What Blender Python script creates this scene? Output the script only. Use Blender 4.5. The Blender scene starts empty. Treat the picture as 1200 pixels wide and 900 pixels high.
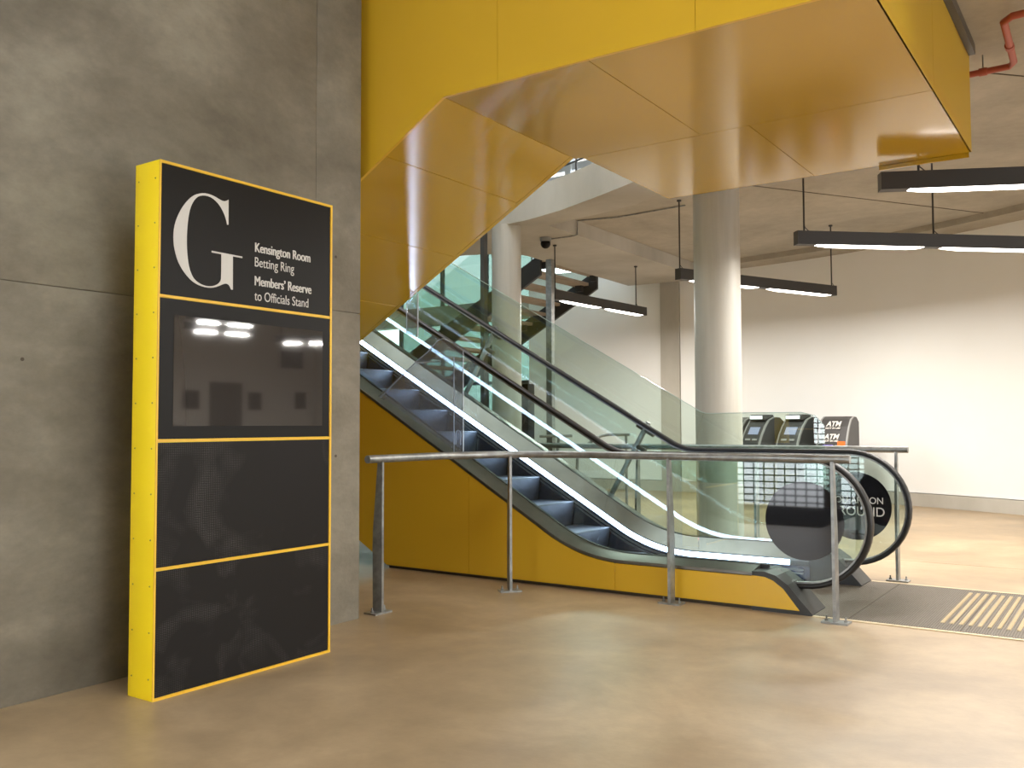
import bpy, bmesh, math, random
from mathutils import Vector, Matrix
random.seed(4)
S = bpy.context.scene
C = S.collection
PI = math.pi
# ---------------------------------------------------------------- camera, sky, lights, exposure
# world axes: X along the escalator (towards its foot), Y across it (away from the sign's end), Z up
cd = bpy.data.cameras.new('camera'); cam = bpy.data.objects.new('camera', cd); C.objects.link(cam); S.camera = cam
cam.matrix_world = Matrix(((0.82512, 0.02807, 0.56426, 0), (0.56495, -0.03527, -0.82437, 0), (-0.00324, 0.99898, -0.04496, 1.3), (0, 0, 0, 1)))
cd.sensor_width = 36; cd.lens = 1067.705 / 1200 * 36; cd.clip_end = 300
W = bpy.data.worlds.new('overcast_sky'); S.world = W; W.use_nodes = True
bg = W.node_tree.nodes['Background']; bg.inputs[0].default_value = (0.93, 0.97, 1.0, 1); bg.inputs[1].default_value = 9.0
S.view_settings.view_transform = 'Standard'; S.view_settings.look = 'None'
S.view_settings.gamma = 1; S.view_settings.use_curve_mapping = False
S.view_settings.exposure = 0.06
S.cycles.transparent_max_bounces = 24
LAMP = 80.0      # watts per ceiling tube
def area(name, loc, rot, sx, sy, power, col):
    l = bpy.data.lights.new(name, 'AREA'); l.shape = 'RECTANGLE'; l.size = sx; l.size_y = sy; l.energy = power; l.color = col
    o = bpy.data.objects.new(name, l); o.location = loc; o.rotation_euler = rot; C.objects.link(o); return o

# ---------------------------------------------------------------- materials
def mat(name, col, rough=0.5, metal=0.0, spec=0.5, emit=None, estr=0, coat=0, **k):
    m = bpy.data.materials.new(name); m.use_nodes = True
    b = m.node_tree.nodes['Principled BSDF']
    b.inputs['Base Color'].default_value = (*col, 1); b.inputs['Roughness'].default_value = rough
    b.inputs['Metallic'].default_value = metal; b.inputs['Specular IOR Level'].default_value = spec
    if coat: b.inputs['Coat Weight'].default_value = coat; b.inputs['Coat Roughness'].default_value = 0.06
    if emit: b.inputs['Emission Color'].default_value = (*emit, 1); b.inputs['Emission Strength'].default_value = estr
    return m
def noisy(m, cols, scale=3.0, detail=6, stretch=(1,1,1), bump=0.0, bscale=40, pos=None, rough=None, dist=0.0, fine=0.0, fscale=14):
    """colour the surface with blotches between the given colours"""
    nt = m.node_tree; N = nt.nodes; L = nt.links; b = N['Principled BSDF']
    tc = N.new('ShaderNodeTexCoord'); mp = N.new('ShaderNodeMapping'); mp.inputs['Scale'].default_value = stretch
    L.new(tc.outputs['Object'], mp.inputs[0])
    n = N.new('ShaderNodeTexNoise'); n.inputs['Scale'].default_value = scale; n.inputs['Detail'].default_value = detail
    n.inputs['Roughness'].default_value = 0.6; n.inputs['Distortion'].default_value = dist
    L.new(mp.outputs[0], n.inputs['Vector'])
    r = N.new('ShaderNodeValToRGB'); els = r.color_ramp.elements
    ps = pos or [0.3 + 0.4*i/(len(cols)-1) for i in range(len(cols))]
    while len(els) < len(cols): els.new(0.5)
    for e, c, p in zip(els, cols, ps): e.position = p; e.color = (*c, 1)
    L.new(n.outputs['Fac'], r.inputs[0]); L.new(r.outputs[0], b.inputs['Base Color'])
    if fine:      # finer mottling laid over the blotches
        n3 = N.new('ShaderNodeTexNoise'); n3.inputs['Scale'].default_value = fscale; n3.inputs['Detail'].default_value = 8; n3.inputs['Roughness'].default_value = .7
        L.new(mp.outputs[0], n3.inputs['Vector']); m3 = N.new('ShaderNodeMapRange'); m3.inputs['From Min'].default_value = .3; m3.inputs['From Max'].default_value = .7
        m3.inputs['To Min'].default_value = 1-fine; m3.inputs['To Max'].default_value = 1+fine; L.new(n3.outputs['Fac'], m3.inputs[0])
        vm = N.new('ShaderNodeVectorMath'); vm.operation = 'SCALE'; L.new(r.outputs[0], vm.inputs[0]); L.new(m3.outputs[0], vm.inputs['Scale']); L.new(vm.outputs[0], b.inputs['Base Color'])
    if rough:
        mr = N.new('ShaderNodeMapRange'); mr.inputs['To Min'].default_value = rough[0]; mr.inputs['To Max'].default_value = rough[1]
        L.new(n.outputs['Fac'], mr.inputs[0]); L.new(mr.outputs[0], b.inputs['Roughness'])
    if bump:
        n2 = N.new('ShaderNodeTexNoise'); n2.inputs['Scale'].default_value = bscale; n2.inputs['Detail'].default_value = 4
        L.new(tc.outputs['Object'], n2.inputs['Vector'])
        bp = N.new('ShaderNodeBump'); bp.inputs['Strength'].default_value = bump; bp.inputs['Distance'].default_value = 0.01
        L.new(n2.outputs['Fac'], bp.inputs['Height']); L.new(bp.outputs[0], b.inputs['Normal'])
    return m
def glass(name, tint, refl=1.0, rough=0.0, ior=1.5, haze=0.0):
    m = bpy.data.materials.new(name); m.use_nodes = True; nt = m.node_tree; N = nt.nodes; L = nt.links
    N.clear(); out = N.new('ShaderNodeOutputMaterial'); mx = N.new('ShaderNodeMixShader')
    tr = N.new('ShaderNodeBsdfTransparent'); tr.inputs[0].default_value = (*tint, 1)
    gl = N.new('ShaderNodeBsdfGlossy'); gl.inputs['Roughness'].default_value = rough
    fr = N.new('ShaderNodeFresnel'); fr.inputs[0].default_value = ior
    # the panes are thin slabs: use the same entering angle law on both faces, so that light leaving the slab is not trapped
    ge = N.new('ShaderNodeNewGeometry'); mi = N.new('ShaderNodeMix'); mi.inputs['A'].default_value = ior; mi.inputs['B'].default_value = 1/ior
    L.new(ge.outputs['Backfacing'], mi.inputs['Factor']); L.new(mi.outputs['Result'], fr.inputs[0])
    mu = N.new('ShaderNodeMath'); mu.operation = 'MULTIPLY'; mu.inputs[1].default_value = refl; mu.use_clamp = True
    L.new(fr.outputs[0], mu.inputs[0]); L.new(mu.outputs[0], mx.inputs[0]); L.new(tr.outputs[0], mx.inputs[1]); L.new(gl.outputs[0], mx.inputs[2])
    if haze:
        df = N.new('ShaderNodeBsdfDiffuse'); df.inputs[0].default_value = (.55,.6,.72,1); m2 = N.new('ShaderNodeMixShader'); m2.inputs[0].default_value = haze
        L.new(mx.outputs[0], m2.inputs[1]); L.new(df.outputs[0], m2.inputs[2]); L.new(m2.outputs[0], out.inputs[0])
    else: L.new(mx.outputs[0], out.inputs[0])
    return m
M = {}
M['concrete'] = noisy(mat('board_concrete', (.3,.28,.24), .75, spec=.3), [(.145,.125,.092), (.20,.175,.132), (.275,.245,.19)], 1.3, 8, (1, .8, 1.3), .3, 30, dist=.3, fine=.14, fscale=7)
M['concrete_light'] = noisy(mat('pale_concrete', (.4,.38,.34), .6, spec=.3), [(.38,.355,.30), (.46,.43,.37), (.53,.50,.44)], .9, 7, (1,1,.5), .12, 40)
M['column'] = noisy(mat('smooth_column_concrete', (.4,.38,.34), .45, spec=.4), [(.36,.34,.29), (.45,.43,.38), (.52,.50,.45)], 1.2, 6, (3,3,.25), .06, 30)
M['soffit'] = noisy(mat('ceiling_concrete', (.42,.39,.34), .7, spec=.3), [(.33,.30,.245), (.40,.365,.30), (.46,.42,.35)], .6, 7, (1,1,1), .12, 18, dist=.8, fine=.10, fscale=5)
M['floor'] = noisy(mat('polished_tan_concrete', (.5,.38,.22), .38), [(.24,.168,.096), (.33,.235,.136), (.44,.322,.195)], .9, 8, (1,1,1), .05, 50, rough=(.30,.5), dist=.5, fine=.10, fscale=6)
M['joint'] = mat('dark_joint', (.08,.06,.04), .8); M['castjoint'] = mat('cast_joint', (.15,.13,.10), .8)
M['white'] = noisy(mat('white_wall_lining', (.83,.82,.79), .55), [(.85,.845,.81), (.88,.875,.85)], .8, 3)
M['yellow'] = mat('yellow_sign_paint', (.98,.71,.010), .35, spec=.5)
M['trim_y'] = mat('yellow_edge_trim', (.80,.47,.03), .4)
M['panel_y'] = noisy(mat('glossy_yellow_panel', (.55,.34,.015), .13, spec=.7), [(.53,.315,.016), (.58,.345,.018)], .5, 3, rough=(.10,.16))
M['panel_y2'] = noisy(mat('yellow_side_cladding', (.78,.48,.012), .22, spec=.5), [(.76,.45,.028), (.80,.48,.032)], .6, 3)
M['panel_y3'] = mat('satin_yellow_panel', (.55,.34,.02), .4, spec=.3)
M['black'] = mat('black_gloss_panel', (.007,.006,.005), .4, spec=.2)
M['screen'] = mat('display_glass', (.035,.030,.027), .035, spec=1.0)
M['letters'] = mat('off_white_vinyl', (.60,.57,.52), .5)
M['rivet'] = mat('rivet_metal', (.35,.28,.08), .4, .6)
M['steel'] = noisy(mat('galvanised_steel', (.42,.42,.40), .42, .75), [(.22,.225,.22), (.31,.315,.305), (.41,.41,.40)], 14, 5, rough=(.32,.5))
M['deck'] = noisy(mat('brushed_deck_metal', (.30,.29,.27), .32, .85), [(.17,.165,.15), (.23,.22,.20)], 4, 4)
M['deckdark'] = mat('dark_grey_cladding', (.075,.07,.062), .35, .3)
M['rubber'] = mat('handrail_rubber', (.014,.013,.012), .42, spec=.4)
M['blackplastic'] = noisy(mat('black_newel_cap', (.05,.05,.047), .4), [(.022,.022,.021), (.035,.034,.032)], 8, 4)
M['step'] = noisy(mat('ribbed_step_metal', (.17,.18,.21), .42, .5), [(.035,.038,.05), (.055,.06,.08), (.08,.085,.11)], 5, 8, (.5,1,1), .2, 60)
M['skirt'] = mat('skirt_panel', (.06,.065,.09), .25, .7)
M['led'] = mat('skirt_light', (1,1,1), .5, emit=(.62,.74,1.0), estr=24)
M['tube'] = mat('lamp_diffuser', (1,1,1), .5, emit=(1.0,.93,.86), estr=9)
M['lampbody'] = mat('charcoal_lamp_housing', (.035,.032,.03), .5)
M['glass'] = glass('balustrade_glass', (.86,.93,.905), 1.7)
M['clear'] = glass('clear_acrylic', (.90,.92,.97), 1.0, .02, haze=.2)
M['acryledge'] = mat('acrylic_edge', (.62,.70,.80), .2, spec=.8)
M['glassedge'] = mat('glass_edge', (.45,.58,.55), .15, spec=.8)
M['greenglass'] = glass('tinted_window_glass', (.27,.315,.30), 1.0)
M['openglass'] = glass('clear_window_glass', (.8,.84,.82), 1.0)
M['red'] = mat('red_pipe_paint', (.40,.085,.05), .45)
M['plate'] = mat('landing_plate', (.13,.115,.095), .4, .6)
nt = M['plate'].node_tree; tc = nt.nodes.new('ShaderNodeTexCoord'); wv = nt.nodes.new('ShaderNodeTexWave'); wv.bands_direction = 'Y'
wv.inputs['Scale'].default_value = 26; bp = nt.nodes.new('ShaderNodeBump'); bp.inputs['Strength'].default_value = .7; bp.inputs['Distance'].default_value = .004
nt.links.new(tc.outputs['Object'], wv.inputs['Vector']); nt.links.new(wv.outputs['Fac'], bp.inputs['Height']); nt.links.new(bp.outputs[0], nt.nodes['Principled BSDF'].inputs['Normal'])
rp = nt.nodes.new('ShaderNodeValToRGB'); rp.color_ramp.elements[0].color = (.06,.05,.04,1); rp.color_ramp.elements[1].color = (.13,.105,.075,1)
nt.links.new(wv.outputs['Fac'], rp.inputs[0]); nt.links.new(rp.outputs[0], nt.nodes['Principled BSDF'].inputs['Base Color'])
M['rib'] = mat('pale_rib_tops', (.14,.115,.085), .4, .5)  # rib tops coloured paler than the plate, for contrast
M['brass'] = mat('bright_tactile_strip', (.72,.60,.40), .3, .8)
M['edge_floor_tint'] = mat('plate_edge_metal', (.62,.50,.32), .35, .5)  # stainless edging; warm floor reflection put into its base colour
M['stringer'] = mat('dark_stair_steel', (.045,.045,.045), .5, .2)
M['tread'] = noisy(mat('stair_tread_concrete', (.35,.29,.22), .7), [(.30,.25,.185), (.38,.32,.25)], 3, 4)
M['mullion'] = mat('dark_window_frame', (.06,.065,.07), .4, .4)
M['atm'] = mat('dark_machine_plastic', (.045,.042,.04), .35)
M['atmgrey'] = mat('grey_machine_edge', (.28,.28,.27), .4)
M['atmscreen'] = mat('lit_blue_grey_screen', (.1,.1,.12), .3, emit=(.42,.47,.68), estr=.8)
M['topper'] = mat('lit_white_topper', (.8,.8,.8), .3, emit=(.85,.92,1.0), estr=1.1)
M['keys'] = mat('lit_violet_keypad', (.1,.08,.3), .3, emit=(.12,.08,.55), estr=.8)
M['orange'] = mat('orange_sticker', (.85,.16,.03), .5)
M['redled'] = mat('red_signal', (.9,.1,.08), .4, emit=(1,.15,.12), estr=2)
M['ground'] = noisy(mat('outdoor_paving', (.42,.42,.42), .8), [(.70,.71,.73), (.78,.79,.80)], .4, 4)
M['white_slat'] = mat('pale_louvre', (.62,.68,.74), .5)
M['picture'] = mat('dark_framed_print', (.03,.03,.03), .3)
M['doorgrey'] = mat('grey_door', (.13,.13,.125), .5)
# perforated black panels with a faint, worn lighter print
def perforated(seed):
    m = mat('perforated_black_panel', (.010,.008,.007), .5, spec=.2); nt = m.node_tree; N = nt.nodes; L = nt.links
    tc = N.new('ShaderNodeTexCoord'); mp = N.new('ShaderNodeMapping'); mp.inputs['Location'].default_value = (seed, seed*.7, seed*.3); L.new(tc.outputs['Object'], mp.inputs[0])
    n = N.new('ShaderNodeTexNoise'); n.inputs['Scale'].default_value = 2.6; n.inputs['Detail'].default_value = 3; n.inputs['Distortion'].default_value = 1.2; L.new(mp.outputs[0], n.inputs['Vector'])
    r = N.new('ShaderNodeValToRGB'); r.color_ramp.elements[0].position = .53; r.color_ramp.elements[1].position = .72
    r.color_ramp.elements[0].color = (0,0,0,1); r.color_ramp.elements[1].color = (1,1,1,1); L.new(n.outputs['Fac'], r.inputs[0])
    v = N.new('ShaderNodeTexVoronoi'); v.inputs['Scale'].default_value = 120; v.inputs['Randomness'].default_value = 0; L.new(tc.outputs['Object'], v.inputs['Vector'])
    lt = N.new('ShaderNodeMath'); lt.operation = 'LESS_THAN'; lt.inputs[1].default_value = .42; L.new(v.outputs['Distance'], lt.inputs[0])
    mu = N.new('ShaderNodeMath'); mu.operation = 'MULTIPLY'; L.new(r.outputs[0], mu.inputs[0]); L.new(lt.outputs[0], mu.inputs[1])
    cm = N.new('ShaderNodeMix'); cm.data_type = 'RGBA'; cm.inputs['A'].default_value = (.010,.008,.007,1); cm.inputs['B'].default_value = (.13,.12,.11,1)
    L.new(mu.outputs[0], cm.inputs['Factor']); L.new(cm.outputs['Result'], N['Principled BSDF'].inputs['Base Color']); return m
M['perf'] = perforated(1.3); M['perf2'] = perforated(4.1)

# ---------------------------------------------------------------- mesh helpers
def link(name, me, m, parent=None):
    o = bpy.data.objects.new(name, me)
    if m is not None: me.materials.append(m)
    C.objects.link(o)
    if parent is not None: o.parent = parent
    return o
def fin(bm, name, m, parent=None, smooth=False, origin=None):
    bmesh.ops.recalc_face_normals(bm, faces=bm.faces)
    if parent is not None:
        q = parent
        off = Vector((0,0,0))
        while q is not None: off += q.location; q = q.parent
        bmesh.ops.translate(bm, verts=bm.verts, vec=-off)
    me = bpy.data.meshes.new(name); bm.to_mesh(me); bm.free()
    if smooth:
        for p in me.polygons: p.use_smooth = True
        me.set_sharp_from_angle(angle=math.radians(35))
    return link(name, me, m, parent)
def bx(bm, a, b, bev=0.0, rot=0.0, piv=None):
    r = bmesh.ops.create_cube(bm, size=1)['verts']
    c = [(a[i]+b[i])/2 for i in range(3)]; s = [abs(b[i]-a[i]) for i in range(3)]
    bmesh.ops.scale(bm, vec=s, verts=r); bmesh.ops.translate(bm, vec=c, verts=r)
    if bev:
        es = list({e for v in r for e in v.link_edges})
        r = list({v for f in bmesh.ops.bevel(bm, geom=es, offset=bev, segments=2, affect='EDGES', profile=.5)['faces'] for v in f.verts} | {v for v in r if v.is_valid})
    if rot:
        bmesh.ops.rotate(bm, cent=piv or c, matrix=Matrix.Rotation(rot, 3, 'Z'), verts=[v for v in r if v.is_valid])
    return bm
def box(name, a, b, m, parent=None, bev=0.0, rot=0.0, piv=None):
    bm = bmesh.new(); bx(bm, a, b, bev, rot, piv); return fin(bm, name, m, parent, smooth=bev > 0)
def prism_bm(bm, pts, a, b, plane='uz'):
    """polygon pts in a plane, extruded between a and b along the plane's normal"""
    def P(p, t):
        return (p[0], t, p[1]) if plane == 'uz' else ((t, p[0], p[1]) if plane == 'vz' else (p[0], p[1], t))
    v0 = [bm.verts.new(P(p, a)) for p in pts]; v1 = [bm.verts.new(P(p, b)) for p in pts]
    bm.faces.new(v0); bm.faces.new(v1[::-1])
    n = len(pts)
    for i in range(n): bm.faces.new((v0[i], v1[i], v1[(i+1) % n], v0[(i+1) % n]))
def prism(name, pts, a, b, m, parent=None, plane='uz', smooth=False):
    bm = bmesh.new(); prism_bm(bm, pts, a, b, plane); bm.normal_update()
    big = [f for f in bm.faces if len(f.verts) > 4]
    if big: bmesh.ops.triangulate(bm, faces=big, ngon_method='EAR_CLIP')
    return fin(bm, name, m, parent, smooth)
def tube_bm(bm, pts, r, n=12, cap=True, sx=1.0, sy=1.0):
    """round (or flattened) tube along 3-D points"""
    pts = [Vector(p) for p in pts]; rings = []; up = Vector((0,0,1))
    for i, p in enumerate(pts):
        d = (pts[min(i+1, len(pts)-1)] - pts[max(i-1, 0)]).normalized()
        if i == 0:
            a = d.cross(up) if abs(d.z) < .95 else d.cross(Vector((0,1,0)))
            a.normalize()
        else:
            a = (a - d*a.dot(d)).normalized()
        b = d.cross(a)
        rr = r[i] if isinstance(r, (list, tuple)) else r
        rings.append([bm.verts.new(p + a*math.cos(2*PI*k/n)*rr*sx + b*math.sin(2*PI*k/n)*rr*sy) for k in range(n)])
    for i in range(len(rings)-1):
        for k in range(n): bm.faces.new((rings[i][k], rings[i][(k+1) % n], rings[i+1][(k+1) % n], rings[i+1][k]))
    if cap: bm.faces.new(rings[0][::-1]); bm.faces.new(rings[-1])
def tube(name, pts, r, m, parent=None, n=12, **k):
    bm = bmesh.new(); tube_bm(bm, pts, r, n, **k); return fin(bm, name, m, parent, True)
def sweep(name, secs, m, parent=None, smooth=True, closed=True):
    """secs: list of rings (lists of 3-D points), joined into a closed solid"""
    bm = bmesh.new(); R = [[bm.verts.new(p) for p in s] for s in secs]; n = len(R[0])
    for i in range(len(R)-1):
        for k in range(n): bm.faces.new((R[i][k], R[i][(k+1) % n], R[i+1][(k+1) % n], R[i+1][k]))
    bm.faces.new(R[0][::-1]); bm.faces.new(R[-1])
    return fin(bm, name, m, parent, smooth)
def tag(o, label, cat, group=None, kind=None):
    o['label'] = label; o['category'] = cat
    if group: o['group'] = group
    if kind: o['kind'] = kind
    return o
def empty(name, loc, label=None, cat=None, group=None, kind=None):
    o = bpy.data.objects.new(name, None); o.location = loc; o.empty_display_size = .2; C.objects.link(o)
    if label: tag(o, label, cat, group, kind)
    elif kind: o['kind'] = kind
    return o
def struct(o): o['kind'] = 'structure'; return o
def text(name, body, loc, size, width, axis, m, parent, bold=0.0, depth=.0012):
    """flat lettering as a mesh; axis 'v': reads towards +Y on a face looking to +X; 'u': reads towards +X on a face looking to -Y"""
    cu = bpy.data.curves.new(name, 'FONT'); cu.body = body; cu.size = size; cu.extrude = depth
    t = bpy.data.objects.new(name, cu); C.objects.link(t); bpy.context.view_layer.update()
    me = bpy.data.meshes.new_from_object(t.evaluated_get(bpy.context.evaluated_depsgraph_get()))
    bpy.data.objects.remove(t); bpy.data.curves.remove(cu)
    xs = [v.co.x for v in me.vertices]; x0, x1 = min(xs), max(xs); k = width/(x1-x0) if width else 1
    off = Vector((0,0,0)); q = parent
    while q is not None: off += q.location; q = q.parent
    for v in me.vertices:
        x, y, z = (v.co.x-x0)*k, v.co.y, v.co.z
        v.co = (Vector((loc[0]+z, loc[1]+x, loc[2]+y)) if axis == 'v' else Vector((loc[0]+x, loc[1]-z, loc[2]+y))) - off
    if bold:       # heavier strokes: the same outline laid over itself twice
        bm = bmesh.new(); bm.from_mesh(me)
        for i, sh in enumerate((.0016, .0032)):
            b2 = bmesh.new(); b2.from_mesh(me)
            bmesh.ops.translate(b2, verts=b2.verts, vec=((i+1)*.0002, sh, 0) if axis == 'v' else (sh, -(i+1)*.0002, 0)); t2 = bpy.data.meshes.new('tmp'); b2.to_mesh(t2); b2.free(); bm.from_mesh(t2); bpy.data.meshes.remove(t2)
        bm.to_mesh(me); bm.free()
    me.materials.clear()
    return link(name, me, m, parent)
def copy_tree(o, parent=None):
    c = o.copy(); C.objects.link(c); c.parent = parent
    for ch in [x for x in bpy.data.objects if x.parent == o]: copy_tree(ch, c)
    return c

# ---------------------------------------------------------------- structure
AC = (-7.7, 3.5)                     # centre of the curved rear wall
def arc(r, a): return (AC[0]+r*math.cos(math.radians(a)), AC[1]+r*math.sin(math.radians(a)))
bm = bmesh.new(); bx(bm, (-18.2, -1.6, -.12), (13.2, 20.5, -.005)); struct(fin(bm, 'floor', M['joint']))
fl = [o for o in C.objects if o.name == 'floor'][0]
for a, b in (((-18.2,-1.6),(13.2,9.315)), ((-18.2,9.322),(13.2,20.5))):
    box('floor_slab', (a[0], a[1], -.05), (b[0], b[1], 0), M['floor'], fl)
box('ground_outside', (-60, -50, -.3), (50, 60, -.13), M['ground'])['kind'] = 'structure'
# concrete wall beside the sign, cast in lifts
wl = struct(box('wall_left', (-8.6, 1.37, 0), (-4.366, 4.51, 8.0), M['castjoint']))
for a, b in (((1.35, 0), (4.12, 1.985)), ((4.122, 0), (4.535, 2.06)), ((1.35, 1.989), (4.12, 8.0)), ((4.122, 2.064), (4.535, 8.0))):
    box('concrete_panel', (-6.5, a[0], a[1]), (-4.36, b[0], b[1]), M['concrete'], wl, bev=.003)
box('rear_light_block', (-8.8, 4.5, 0), (-8.6, 6.27, .62), M['concrete'], wl)  # unseen, added to stop daylight leaking in under the flight
box('west_light_block', (-18.3, -1.5, 0), (-18.1, 4.98, 8.0), M['concrete'], wl)  # unseen, added to shut out sky light from the west
for v, z in ((4.30,2.42),(4.31,1.1),(4.22,1.72),(2.25,1.62),(3.95,1.25),(4.2,.62)):
    bm = bmesh.new(); bmesh.ops.create_cone(bm, cap_ends=True, segments=10, radius1=.009, radius2=.009, depth=.004, matrix=Matrix.Translation((-4.3595, v, z)) @ Matrix.Rotation(PI/2, 4, 'Y'))
    fin(bm, 'tie_hole', M['joint'], wl)
# curved rear wall: white lining above a concrete kerb
def arc_strip(name, r0, r1, a0, a1, z0, z1, m, parent=None, n=60):
    secs = []
    for i in range(n+1):
        a = a0+(a1-a0)*i/n; p, q = arc(r0, a), arc(r1, a)
        secs.append([(p[0],p[1],z0), (q[0],q[1],z0), (q[0],q[1],z1), (p[0],p[1],z1)])
    return sweep(name, secs, m, parent)
wr = struct(arc_strip('wall_back', 13.05, 13.3, 52, 103, 0, 4.5, M['white']))
for a0, a1 in ((52.01, 88.25), (90.1, 103)):
    arc_strip('wall_panel', 13.0, 13.05, a0, a1, .21, 4.24, M['white'], wr, 40)
arc_strip('concrete_pilaster', 12.96, 13.06, 88.3, 90.05, 0, 4.24, M['concrete_light'], wr, 4)
struct(arc_strip('baseboard_back', 12.95, 13.1, 52, 103, 0, .2, M['concrete_light']))
struct(arc_strip('trim_1', 12.45, 13.15, 52, 86, 4.21, 4.5, M['soffit']))
# the lining carries on straight to the right, to the far end wall with its door (the display reflects it)
e0 = arc(13.0, 52); prism('wall_panel', [e0, (13.1, 19.6), (13.1, 19.9), arc(13.3, 52)], 0, 4.4, M['white'], wr, plane='xy')
wrr = struct(box('wall_right', (13.0, 11.5, 0), (13.2, 19.7, 4.4), M['white']))
wn3 = struct(empty('window_3', (13.1, 5, 0)))
for k in range(7): box('mullion', (13.05, -1.5+k*2.16, 0), (13.15, -1.44+k*2.16, 4.4), M['mullion'], wn3)
box('spandrel', (13.0, -1.5, 2.7), (13.2, 11.5, 8.0), M['white'], wn3)
for z in (0, 2.6): box('transom', (13.05, -1.44, z), (13.15, 11.46, z+.08), M['mullion'], wn3)
d1 = struct(box('door_1', (12.94, 15.75, 0), (13.01, 16.8, 2.5), M['doorgrey']))
for v, z, w, h, lb in ((14.9,1.75,.5,.5,'small dark framed print left of the far door'), (17.05,1.75,.45,.5,'small dark framed print just right of the far door'), (18.8,1.8,.4,.5,'small dark framed print in the far right corner')):
    tag(box('wall_picture', (12.96, v, z), (13.0, v+w, z+h), M['picture']), lb, 'picture')
tag(box('hanging_screen', (12.9, 18.2, 3.0), (12.97, 19.0, 3.5), M['picture']), 'dark wide screen mounted high on the far right wall', 'screen')

# ceiling slabs
void = [(-1.02,7.99),(-2.2,7.99),(-2.85,8.28),(-3.7,8.78),(-4.66,9.33),(-5.36,9.69),(-6.05,10.02),(-6.73,10.24),(-7.2,10.31),(-7.7,10.33),(-9.0,10.25),(-10.5,9.9),(-13,9.2),(-18.2,8.6)]
outer = [(-18.2,12.0),(-9,11.8),(-8.28,12.1),(-8.2,12.44),(-8.37,16.8)] + [arc(13.2, a) for a in (85,75,65,55)] + [(.4,13.8),(13.1,19.8),(13.1,-1.6),(7.5,-1.6),(7.5,5.0),(-1.02,5.0)]
ce = struct(prism('ceiling', void + outer, 4.30, 4.5, M['soffit'], plane='xy'))
low = [p for p in void[2:]] + outer[:4] + [(-8.33,16.3),(-6.69,16.4),(-6.69,10.68),(-5.8,10.49),(-5.15,10.31),(-4.67,9.98),(-3.8,9.4),(-2.9,8.75)]
prism('slab_drop', low, 4.08, 4.298, M['concrete_light'], ce, plane='xy')
for (a, b) in (((-1.0, 8.6), (2.2, 12.0)), ((-4.6, 10.0), (-1.6, 14.6)), ((.2,7.4),(4.6,8.6))):
    d = Vector((b[0]-a[0], b[1]-a[1])).normalized(); n = Vector((-d.y, d.x))*.006
    prism('ceiling_joint', [(a[0]-n.x,a[1]-n.y),(b[0]-n.x,b[1]-n.y),(b[0]+n.x,b[1]+n.y),(a[0]+n.x,a[1]+n.y)], 4.294, 4.30, M['joint'], ce, plane='xy')
for a, b in (((-18.4,-1.7),(-8.5,22)), ((-8.5,-1.7),(-4,6.2)), ((-8.5,8.9),(-4,22)), ((-4,-1.7),(.2,22)), ((6.4,-1.7),(13.3,22)), ((.2,-1.7),(6.4,-.6)), ((.2,3.0),(6.4,22))): box('added_roof', (a[0],a[1],8.0), (b[0],b[1],8.3), M['concrete_light'], ce)   # unseen roof added to hold back sky; gaps placed to light foreground and well
# parapet round the opening above
secs = []
for i, p in enumerate(void[1:]):
    a = void[1:][max(i-1,0)]; b = void[1:][min(i+1,len(void)-2)]; t = Vector((b[0]-a[0], b[1]-a[1])).normalized(); n = Vector((-t.y, t.x))
    if n.y > 0: n = -n
    q = (p[0]+n.x*.04, p[1]+n.y*.04); r = (p[0]-n.x*.1, p[1]-n.y*.1)
    secs.append([(q[0],q[1],4.07),(r[0],r[1],4.07),(r[0],r[1],4.50),(q[0],q[1],4.50)])
struct(sweep('trim_2', secs, M['concrete_light']))
# railing and louvred wall of the floor above
t = empty('upper_floor_railing', (-6.4, 10.4, 4.5), 'dark slim railing on the edge of the floor above, seen through the gap', 'railing')
for k, (u, v) in enumerate(((-7.4,10.5),(-6.6,10.45),(-5.95,10.2),(-5.3,9.9))):
    tube('post', [(u,v,4.5),(u,v,5.35)], .015, M['mullion'], t, 8)
for z in (4.75, 5.05, 5.35): tube('rail', [(-7.4,10.5,z),(-6.6,10.45,z),(-5.95,10.2,z),(-5.3,9.9,z)], .014, M['mullion'], t, 8)
t = empty('louvred_screen', (-8.5, 14.2, 4.5), 'pale blue-white louvred screen on the floor above, seen through the gap', 'louvre')
for k in range(14): box('slat', (-10.2, 14.2, 4.55+k*.2), (-6.9, 14.26, 4.68+k*.2), M['white_slat'], t)
for u in (-6.9, -8.5): box('frame', (u, 14.15, 4.5), (u+.12, 14.3, 7.5), M['white_slat'], t)

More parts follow.
